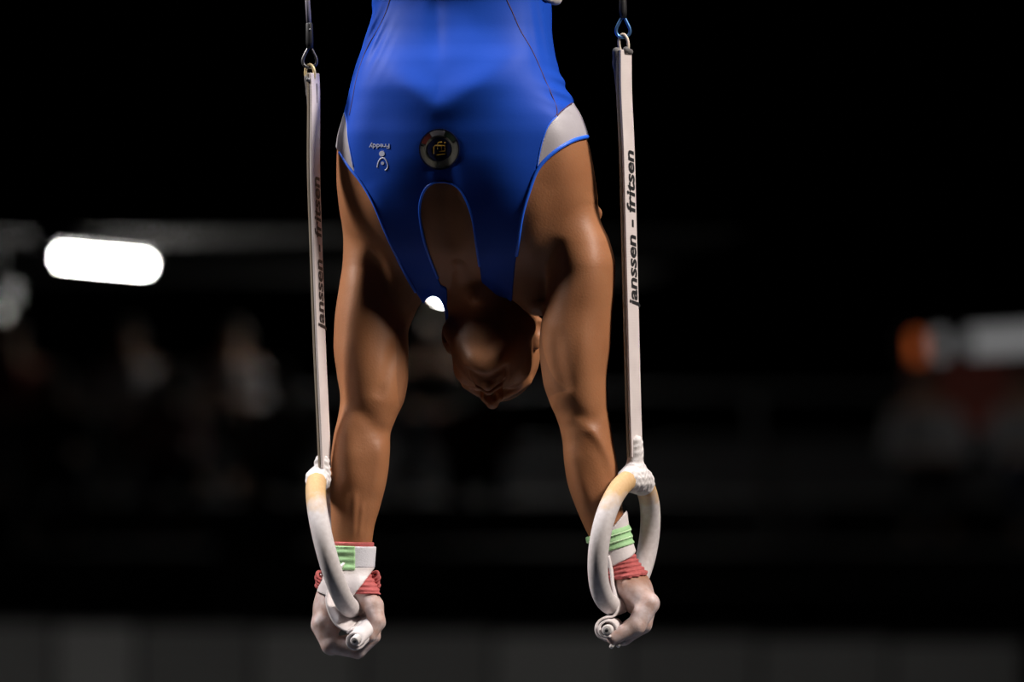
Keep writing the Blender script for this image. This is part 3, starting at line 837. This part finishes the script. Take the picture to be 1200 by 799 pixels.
# picture-right grip
pr = [tuple(p) for p in spline([(712, 650), (715, 668), (717, 684), (721, 700), (722.5, 711), (718, 719.5), (711, 721)], 6)]
pr += spiral((710, 735), 13.6, 8.0, math.radians(262), math.radians(262-560), 44)
gripR = grip(pr, lambda t: np.interp(t, [0, 0.4, 1], [-48, -62, -84]), (8, -2, 40), 40, 2.6, (710, 735, -84), 6.0, 'chalky leather hand grip on the tilted green wrist strap')
aR = vec(0.30, 1, 0.0)
band('cuff', 690, 752, 588, 700, (716, 634, 0), vec(0.5, 1, 0), 26, 4.8, M['leather'], gripR, extra=lambda X, Y, D: np.maximum((600-(X-733)*1.2)-Y-2, Y-(652-(X-737)*1.05+2)))
ws = band('wrist_strap', 668, 752, 600, 670, (709, 634, 0), aR, 11.5, 6.0, M['green_band'], gripR, rib=0.7, ribf=0.75)
ws['label'] = 'pale green elastic wrist strap'
for t0 in (-5.2, 3.0):
    band('strap_stripe', 668, 752, 600, 670, (709, 634+t0, 0), aR, 1.4, 7.3, M['green_light'], ws)
rw = band('wrist_wrap', 690, 760, 640, 690, (728, 662, 0), vec(0.16, 1, 0), 15, 3.0, M['red_wrap'], person, rib=1.1, ribf=1.25)
rw['label'] = 'red gauze wrist wrap under the grip'
# short strip of white finger tape under the fingertips
for (x, y, d) in ((718, 751, -70), (726, 750, -66)):
    link('finger_tape', tube('finger_tape', W([(x-3, y+4.5, d-4), (x, y, d), (x+4, y-1, d+6)]), [2.4/S, 3.0/S, 3.0/S], 8), M['wrap'], gripR)
# ------------------------------------------------------------------ rings, straps, cables
def build_ring(c, v, e, R, r, label):
    c = np.array(c, float); v = unit(v); e = np.array(e, float); e = unit(e-np.dot(e, v)*v)
    pts = [c+R*(math.cos(t)*e+math.sin(t)*v) for t in np.linspace(0, 2*math.pi, 96, endpoint=False)]
    Wc = W(c); P = W(np.array(pts))-Wc
    o = link('gymnastic_ring', tube('gymnastic_ring', P, r/S, 24, closed=True), M['ring'])
    o.location = Wc; tag(o, label, 'ring', 'pair of wooden rings'); return c, v, e
def strap_pts(ctrl):
    return spline(ctrl, 8)
def build_strap(N, theta, wdt, thk, dN, label, ring, knot, lo_y, hi_y, text_y, text_off):
    """N: near-edge line as (x, y) control points; the lettered face runs back to the right, the edge back to the left"""
    P = strap_pts(N); n = len(P)
    cw = np.array((math.cos(theta), 0, math.sin(theta))); ct = np.array((-math.sin(theta), 0, math.cos(theta)))
    P3 = np.column_stack([P[:, 0], P[:, 1], np.full(n, dN)])
    root = None; plies = []
    for k, (t0, t1, m_) in enumerate(((0, thk*0.44, M['web']), (thk*0.44, thk*0.56, M['web_back']), (thk*0.56, thk, M['web_back']))):
        ins = 1.2 if k == 1 else 0.0
        V, F = [], []
        for i in range(n):
            for (a, b) in ((ins, t0), (wdt-ins, t0), (wdt-ins, t1), (ins, t1)):
                V.append(P3[i]+cw*a+ct*b)
        for i in range(n-1):
            for q in range(4): F.append((i*4+q, i*4+(q+1) % 4, (i+1)*4+(q+1) % 4, (i+1)*4+q))
        F += [(0, 1, 2, 3), tuple((n-1)*4+q for q in range(4))]
        nm = 'ring_strap' if k == 0 else ('strap_core' if k == 1 else 'back_ply')
        o = link(nm, mesh_list(nm, W(V), F, False), m_, root)
        bv = o.modifiers.new('soft', 'BEVEL'); bv.width = 0.6/S; bv.segments = 2
        if k == 0: root = o; tag(o, label, 'strap', 'webbing straps of the rings')
    # printed lettering, reading upwards on the lettered face
    v, f = text_mesh('janssen - fritsen', 0.18, 0.024)
    x0, x1 = v[:, 0].min(), v[:, 0].max(); s0, s1 = text_y
    yy = s0+(v[:, 0]-x0)/(x1-x0)*(s1-s0)
    xn = np.interp(yy, P[:, 1], P[:, 0])
    hgt = wdt*0.80
    a = wdt*text_off-v[:, 1]*hgt*1.3
    p = np.column_stack([xn, yy, np.full(len(yy), dN)])+a[:, None]*cw-ct*0.5
    t = link('lettering', mesh_list('lettering', W(p), f, False), M['ink'], root); t['label'] = 'black italic lettering running up the strap'
    return root, P3, cw, ct

def blob(name, fld, lo, hi, h, matl, parent, wr=0.0):
    def fn(P, l=None, h_=None):
        d = fld(P, l, h_)
        return d+wr*np.sin(P[:, 1]*0.8+P[:, 0]*0.3+2.5*np.sin(P[:, 2]*0.21+P[:, 0]*0.13))*np.sin(P[:, 0]*0.33+P[:, 2]*0.27+1) if wr else d
    F_, l_, hh, _ = sample(fn, lo, hi, h, reach=4)
    v, q = nets(F_, l_, hh); return link(name, mesh_np(name, W(v), q), matl, parent)

def knot_of(c, v, e, R, r, sp, parent, span=0.30, spread=5.5, shift=0.0):
    """strap end wrapped round the top of the ring"""
    k_ = Field()
    ts = [math.pi/2+shift+t for t in np.linspace(-span, span, 6)]
    pts = [c+R*(math.cos(t)*e+math.sin(t)*v) for t in ts]
    k_.chain(pts, [r+spread-abs(t-math.pi/2-shift)*6 for t in ts], k=3)
    top = c+R*v
    k_.cap(top+np.array((0, -4, 0)), np.array(sp)+np.array((0, 6, 0)), r*0.95, 8.5, 8)
    k_.cap(np.array(sp)+np.array((0, 8, 0)), np.array(sp)+np.array((0, -4, 0)), 8.5, 8.8, 4)
    P = np.array(pts+[sp]); 
    return blob('knot', k_, P.min(0)-26, P.max(0)+26, 1.0, M['wrap'], parent, 0.6)

cL, vL, eL = build_ring((392.5, 637, -6), (-39, -150, 0), (-0.13, 0, -0.99), 77, 11.8, 'wooden ring caked with chalk beside the green and white wrist strap')
cR, vR, eR = build_ring((731, 634, -40), (25, -148, 0), (-0.40, 0, -0.92), 75, 11.8, 'wooden ring turned to show its opening beside the all-green wrist strap')
wL, tL, thL = 26, 6.2, math.radians(69)
sL = build_strap([(365, 86), (366, 120), (365.8, 200), (369, 300), (372.5, 400), (377, 500), (379, 548)], thL, wL, tL, -6-12, 'narrow-looking lettered strap with tan edge and brass link at its top', None, None, 0, 0, (388, 207), 0.84)
wR, tR, thR = 26, 7.2, math.radians(60)
sR = build_strap([(727, 60), (727.5, 110), (730.5, 175), (733, 270), (735.5, 370), (738, 470), (740, 535)], thR, wR, tR, -40-11, 'wide pale lettered strap hanging from the blue steel shackle', None, None, 0, 0, (361, 177), 0.84)
knot_of(cL, vL, eL, 77, 11.8, (377.5, 545, -6), sL[0], span=0.16, spread=1.6)
knot_of(cR, vR, eR, 75, 11.8, (744, 522, -40), sR[0], span=0.27, spread=4.6, shift=0.06)

def hardware(cx, y_sl0, y_sl1, y_th, d, col_th, col_link, strap_top, label, up_shift, cable_w):
    """cable with black sleeve ending in a thimble, linked to the strap"""
    top_z = (ZC-(-0)/S)
    cab = link('suspension_cable', tube('suspension_cable', W([(cx+up_shift*22, -1500, d), (cx+up_shift, 0, d), (cx, y_sl0+4, d)]), cable_w/S, 10), M['cable'])
    tag(cab, label, 'cable', 'cables of the ring frame')
    sp = [(cx, y_sl0, d), (cx, y_sl0+1.5, d), (cx+0.5, y_sl1-4, d), (cx+1, y_sl1+3, d)]
    link('sleeve', tube('sleeve', W(sp), [3.4/S, 4.2/S, 4.6/S, 3.6/S], 14), M['black'], cab)
    link('sleeve_rivet', tube('sleeve_rivet', W([(cx+1, y_sl0+8, d-5), (cx+1, y_sl0+8, d-3)]), 1.3/S, 8), M['steel'], cab)
    t = spline([(cx+1, y_sl1, d), (cx-4.5, y_sl1+9, d), (cx-7.5, y_sl1+17, d), (cx-5.5, y_sl1+23, d), (cx+1, y_sl1+25.5, d), (cx+7.5, y_sl1+22, d), (cx+8.5, y_sl1+16, d), (cx+5, y_sl1+8, d), (cx+1, y_sl1, d)], 6)[:-1]
    link('thimble', tube('thimble', W(t), 1.9/S, 10, closed=True), col_th, cab)
    y2 = y_sl1+22
    a, b = np.array((cx+0.5, y2+4, d)), np.array(strap_top, float)
    L_ = []
    ax = unit(b-a); sd = unit(np.cross(ax, (0.35, 0, 1)))
    hl = np.linalg.norm(b-a)/2+4
    mid = (a+b)/2
    for t_ in np.linspace(0, 2*math.pi, 28, endpoint=False):
        L_.append(mid+ax*hl*math.cos(t_)+sd*5.5*math.sin(t_))
    link('link', tube('link', W(np.array(L_)), 2.0/S, 10, closed=True), col_link, cab)
    return cab
cabL = hardware(362.5, 27, 54, 54, -6, M['steel'], M['brass'], (364, 92, -6), 'pale cable with black sleeve ending in a dull steel thimble', -2, 2.9)
cabR = hardware(729, -14, 20, 22, -40, M['blue_steel'], M['link_white'], (731, 60, -40), 'black-sleeved cable ending in a blue steel thimble', -1, 2.9)
# folded strap heads round the links
def strap_head(strap, pts, rad, flat_m, name='strap_loop'):
    return link(name, tube(name, W(pts), [r/S for r in rad], 14), flat_m, strap[0])
h_ = Field(); h_.cap((361.5, 92, -12), (362.5, 110, -10), 4.8, 3.2, 3); h_.cap((362.5, 108, -10), (363.8, 148, -10), 3.2, 2.4, 3); h_.cap((368, 100, -2), (368.5, 120, -2), 4.2, 3.6, 3)
blob('strap_buckle', h_, (350, 80, -34), (380, 156, 20), 0.9, M['web_grey'], sL[0])
link('buckle_bolt', tube('buckle_bolt', W([(361.5, 94, -19.5), (361.5, 94, -18), (361.5, 94, -12)]), [1.8/S, 2.6/S, 2.6/S], 12), M['steel'], sL[0])
h_ = Field(); h_.cap((722, 62, -44), (722, 78, -42), 5.0, 4.4, 3); h_.cap((722, 76, -42), (725.5, 125, -42), 4.2, 2.6, 3); h_.cap((733, 60, -42), (738, 62, -30), 4.0, 3.6, 4)
blob('strap_buckle', h_, (710, 48, -63), (748, 134, -14), 0.9, M['web_grey'], sR[0])
# ------------------------------------------------------------------ the dim hall behind: lamps, stand, spectators
def bgx(px, dist): return (px-600)/S/CAMD*dist
def bgz(py, dist): return ZC-(py-399.5)/S/CAMD*dist
def strip_light(x, y, z, length, direction, strength, label):
    """fluorescent batten fixed under the soffit"""
    root = bpy.data.objects.new('strip_light', None); COL.objects.link(root); root.location = (x, y, z)
    root.rotation_euler = (0, 0, direction); tag(root, label, 'lamp', 'strip lights under the soffit')
    hz = 3.715-z
    link('housing', boxmesh('housing', (-0.07, 0, 0.045), (0.07, length, min(hz, 0.12)), 0.01), M['dark'], root)
    if hz > 0.12:
        for yy in (0.1, length-0.1): link('hanger', tube('hanger', [(0, yy, 0.1), (0, yy, hz)], 0.008, 8), M['dark'], root)
    link('tube', tube('tube', [(0, 0.05, 0), (0, length-0.05, 0)], 0.028, 14), emat('lamp_glow', (1.0, 0.97, 0.90), strength), root)
    for yy in (0.0, length-0.06):
        link('end_cap', boxmesh('end_cap', (-0.035, yy, -0.035), (0.035, yy+0.06, 0.05), 0.006), M['steel'], root)
    return root
dirn = -math.atan2(1.33, 20.0)
zl = bgz(301.5, 33.5)
strip_light(bgx(58, 33.2), 33.2-CAMD, zl, 3.6, dirn, 60, 'long glowing strip light under the soffit away from the gymnast')
strip_light(bgx(508, 54.0), 54.0-CAMD, zl, 3.4, dirn, 60, 'far glowing strip light behind the gymnast')
strip_light(bgx(-14, 33.0), 33.0-CAMD, bgz(366, 33.0), 0.5, dirn, 0.12, 'dim short strip light at the end of the soffit')

# parapet boards in front of the stand
M['board'] = [mat('board_grey_%d' % k, (c, c, c*1.02), 0.7, scale=3) for k, c in enumerate((0.34, 0.55, 0.12, 0.45))]
xs = [-3.0, -2.42, -1.98, -1.36, -0.80, -0.10, 0.6, 1.3, 2.0, 2.7]
tone = [0, 1, 0, 3, 0, 3, 0, 0, 0, 0]
dark_end = 'mid grey parapet board at the end of the row under the lit sign'
words = ['mid grey parapet board beside the palest board, at the far end from the lit sign', 'palest grey parapet board at the foot of the stand', 'mid grey parapet board between the palest board and a pale wide board',
         'pale wide parapet board behind the hand with the green and white strap', 'mid grey parapet board between two pale wide boards', 'pale wide parapet board beside the ring turned to show its opening', 'mid grey parapet board following the last pale wide board', 'mid grey parapet board between two mid grey boards', dark_end]
for k in range(len(xs)-1):
    x0, x1 = xs[k]+0.012, xs[k+1]-0.012; top = 1.76-0.020*(x0+3)
    o = bpy.data.objects.new('parapet_board', None); COL.objects.link(o); o.location = ((x0+x1)/2, 28.6, 0)
    hw = (x1-x0)/2
    pan = link('board_panel', boxmesh('board_panel', (-hw, 0, 0.25), (hw, 0.03, top), 0.008), M['board'][tone[k]], o)
    link('top_rail', boxmesh('top_rail', (-hw, -0.012, top), (hw, 0.045, top+0.03), 0.006), M['dark'], o)
    for sx in (-1, 1):
        link('post', boxmesh('post', (sx*(hw-0.03)-0.02, 0.03, 0), (sx*(hw-0.03)+0.02, 0.07, top), 0.004), M['dark'], o)
    tag(o, words[k], 'barrier', 'parapet boards before the stand')

# spectators: one continuous body each, with shirt, trousers and hair
def spectator_meshes(lean, armpose):
    f = Field(gk=0.01)
    U = 100.0          # centimetres
    f.cap((0, 2, 12), (0, 0, 42), 15, 16, 6); f.cap((-9, 1, 44), (9, 1, 44), 9, 9, 6)
    f.cap((0, 0, 48), (lean, -1, 60), 6, 5.5, 4); f.ell((lean*1.2, -2, 69), (7.6, 9.4, 11.5), 4); f.ell((lean*1.2, -11, 67), (1.5, 2, 2.5), 2)
    for s_ in (-1, 1):
        f.ell((lean*1.2+s_*7.6, 0, 68), (1.5, 2.4, 3.6), 1)
        hx = s_*(6+armpose*6); hy = -24 - armpose*8
        f.cap((s_*18, 1, 46), (s_*24, -6, 22), 6, 4.6, 4); f.cap((s_*24, -6, 22), (hx, hy, 16+armpose*10), 4.4, 3.2, 3)
        f.ell((hx, hy-4, 16+armpose*10), (4, 6, 3), 2)
        for q in range(4): f.cap((hx+(q-1.5)*1.9, hy-7, 16+armpose*10), (hx+(q-1.5)*1.9, hy-13, 14+armpose*10), 1.1, 0.9, 0.5)
        f.cap((s_*9, 2, 9), (s_*12, -40, 9), 9, 7, 6); f.cap((s_*12, -40, 9), (s_*12, -38, -30), 6.4, 4.4, 4); f.cap((s_*12, -36, -33), (s_*12, -52, -34), 4.4, 3.6, 2)
    lo, hi = (-36, -60, -40), (36, 24, 84); h = 1.3
    F_, l_, hh, ax = sample(f, lo, hi, h, reach=5)
    X, Y, Z = np.meshgrid(*ax, indexing='ij', sparse=True)
    def mk(name, G):
        v, q = nets(G, l_, hh); return mesh_np(name, v/U, q)
    out = {'body': mk('spectator_body', F_)}
    out['shirt'] = mk('shirt', smax(smax(F_-1.0, Z-50+np.abs(X)*0.12, 1), np.maximum(10-Z, -(Y+19)), 1))
    out['trousers'] = mk('trousers', smax(smax(F_-0.9, Z-17.5, 0.5), np.maximum(np.where(Y < -14, Z-16.3+0*Z, -99), -29.5-Z), 0.5))
    out['hair'] = mk('hair', smax(smax(F_-0.9, 66+(Y+6)*-0.8-Z, 0.8), 61-Z, 0.5))
    return out
SPM = [spectator_meshes(0, 0.0), spectator_meshes(3, 0.9), spectator_meshes(-3, 0.4)]
M['spec_skin'] = mat('spectator_skin', (0.36, 0.20, 0.13), 0.6)
def cmat(name, c): return mat(name, c, 0.85)
CL = {'white': cmat('white_shirt', (0.75, 0.75, 0.78)), 'grey': cmat('grey_shirt', (0.38, 0.38, 0.40)), 'rose': cmat('rose_shirt', (0.50, 0.25, 0.27)), 'red': cmat('dark_red_shirt', (0.22, 0.03, 0.02)),
      'navy': cmat('navy_shirt', (0.02, 0.03, 0.07)), 'black': cmat('black_cloth', (0.012, 0.012, 0.014)), 'pale': cmat('charcoal_trousers', (0.12, 0.12, 0.13)), 'brown': cmat('brown_hair', (0.03, 0.018, 0.01))}
def spectator(x, y, z, k, shirt, pants, rz, label):
    m_ = SPM[k]
    root = link('person', m_['body'].copy()); root.data.materials.append(M['spec_skin'])
    root.location = (x, y, z); root.rotation_euler = (0, 0, rz)
    for part, c in (('shirt', CL[shirt]), ('trousers', CL[pants]), ('hair', CL['brown'])):
        o = link(part, m_[part].copy(), c, root)
    tag(root, label, 'person', 'spectators in the stand'); return root
def bench(y, z, x0, x1, label):
    o = bpy.data.objects.new('bench', None); COL.objects.link(o); o.location = ((x0+x1)/2, y, z); hw = (x1-x0)/2
    for k in range(3):
        link('seat_plank', boxmesh('seat_plank', (-hw, -0.14+k*0.125, 0.36), (hw, -0.03+k*0.125, 0.395), 0.006), M['concrete'], o)
    for t in np.linspace(-hw+0.3, hw-0.3, 6):
        link('leg', boxmesh('leg', (t-0.03, -0.12, 0), (t+0.03, 0.2, 0.36), 0.004), M['dark'], o)
    tag(o, label, 'bench', 'benches of the stand')
rows = [(38.2, 1.25), (40.2, 1.85), (42.2, 2.15), (44.2, 2.5)]
for (y, z), nm in zip(rows, ('lowest', 'second', 'third', 'highest')):
    bench(y, z, -6.2, 7.2, 'long dark bench on the %s terrace of the stand' % nm)
def seat(px, row, k, shirt, pants, rz, label):
    y, z = rows[row]; spectator(bgx(px, y+CAMD), y, z+0.437, k, shirt, pants, rz, label)
seat(150, 2, 0, 'white', 'black', 0.1, 'spectator in a white shirt on the third bench, beside the grey shirt')
seat(268, 2, 1, 'grey', 'black', -0.1, 'spectator in a grey shirt leaning aside on the third bench')
seat(330, 1, 2, 'grey', 'navy', 0.0, 'spectator in a grey shirt and navy trousers on the second bench, beside the rose shirt')
seat(192, 1, 1, 'rose', 'black', 0.15, 'spectator in a dusty rose shirt on the second bench')
seat(305, 0, 2, 'navy', 'pale', -0.2, 'spectator in navy with charcoal trousers on the lowest bench')
seat(12, 2, 0, 'red', 'black', 0.1, 'spectator in a dark red shirt on the third bench')
seat(506, 2, 0, 'black', 'navy', 0.0, 'spectator in a black shirt on the third bench, behind the gymnast')
seat(70, 1, 2, 'black', 'black', 0.0, 'spectator all in black on the second bench')
seat(560, 1, 1, 'red', 'navy', 0.0, 'spectator in dark red with navy trousers on the second bench')
seat(1085, 1, 0, 'grey', 'black', 0.0, 'spectator in a grey shirt on the second bench, under the red banner')
seat(1205, 1, 2, 'grey', 'navy', 0.1, 'spectator in grey and navy on the second bench, under the red banner')

# lit sign with an orange end and the red banner under it
M['sign_white'] = emat('lit_white_face', (0.80, 0.80, 0.82), 0.18)
M['sign_orange'] = emat('lit_orange_face', (1.0, 0.20, 0.04), 0.30)
M['banner'] = mat('dark_red_cloth', (0.32, 0.07, 0.05), 0.9)
D_ = 60.0; yS = D_-CAMD
sg = bpy.data.objects.new('lit_sign', None); COL.objects.link(sg); sg.location = (bgx(1130, D_), yS, bgz(402, D_)); sg.rotation_euler = (0, math.radians(-3.5), 0)
ppm = S*CAMD/D_
def sgb(name, x0, x1, y0, y1, m_, dy0, dy1):
    return link(name, boxmesh(name, ((x0-1130)/ppm, dy0, -(y1-402)/ppm), ((x1-1130)/ppm, dy1, -(y0-402)/ppm), 0.01), m_, sg)
sgb('sign_case', 1055, 1290, 383, 421, M['dark'], 0.02, 0.18)
sgb('sign_face', 1069, 1082, 389, 418, M['sign_orange'], -0.01, 0.03)
sgb('sign_face', 1095, 1108, 388, 417, M['sign_white'], -0.01, 0.03)
sgb('sign_face', 1136, 1285, 388, 416, M['sign_white'], -0.01, 0.03)
tag(sg, 'lit sign with an orange end and white faces above the red banner', 'sign')
bn = link('banner', boxmesh('banner', (bgx(1068, D_), yS+0.19, bgz(505, D_)), (bgx(1290, D_), yS+0.21, bgz(424, D_)), 0.01), M['banner'])
for x in (1068, 1180, 1290):
    link('banner_pole', tube('banner_pole', [(bgx(x, D_), yS+0.245, 0.0), (bgx(x, D_), yS+0.245, bgz(380, D_))], 0.03, 10), M['dark'], bn)
tag(bn, 'dark red banner hung on poles under the lit sign', 'banner')
# weak unseen spot, added over the stand to brighten its right-hand spectators
l = bpy.data.lights.new('added_fill_light_offscreen', 'SPOT'); l.energy = 420; l.spot_size = math.radians(22); l.spot_blend = 1.0; l.shadow_soft_size = 0.4; l.color = (1, 0.95, 0.9)
ho = bpy.data.objects.new('added_fill_light_offscreen', l); COL.objects.link(ho); ho.location = (8, 30, 11); ho.rotation_euler = (Vector((3.4, 42, 2.8))-Vector((8, 30, 11))).to_track_quat('-Z', 'Y').to_euler()
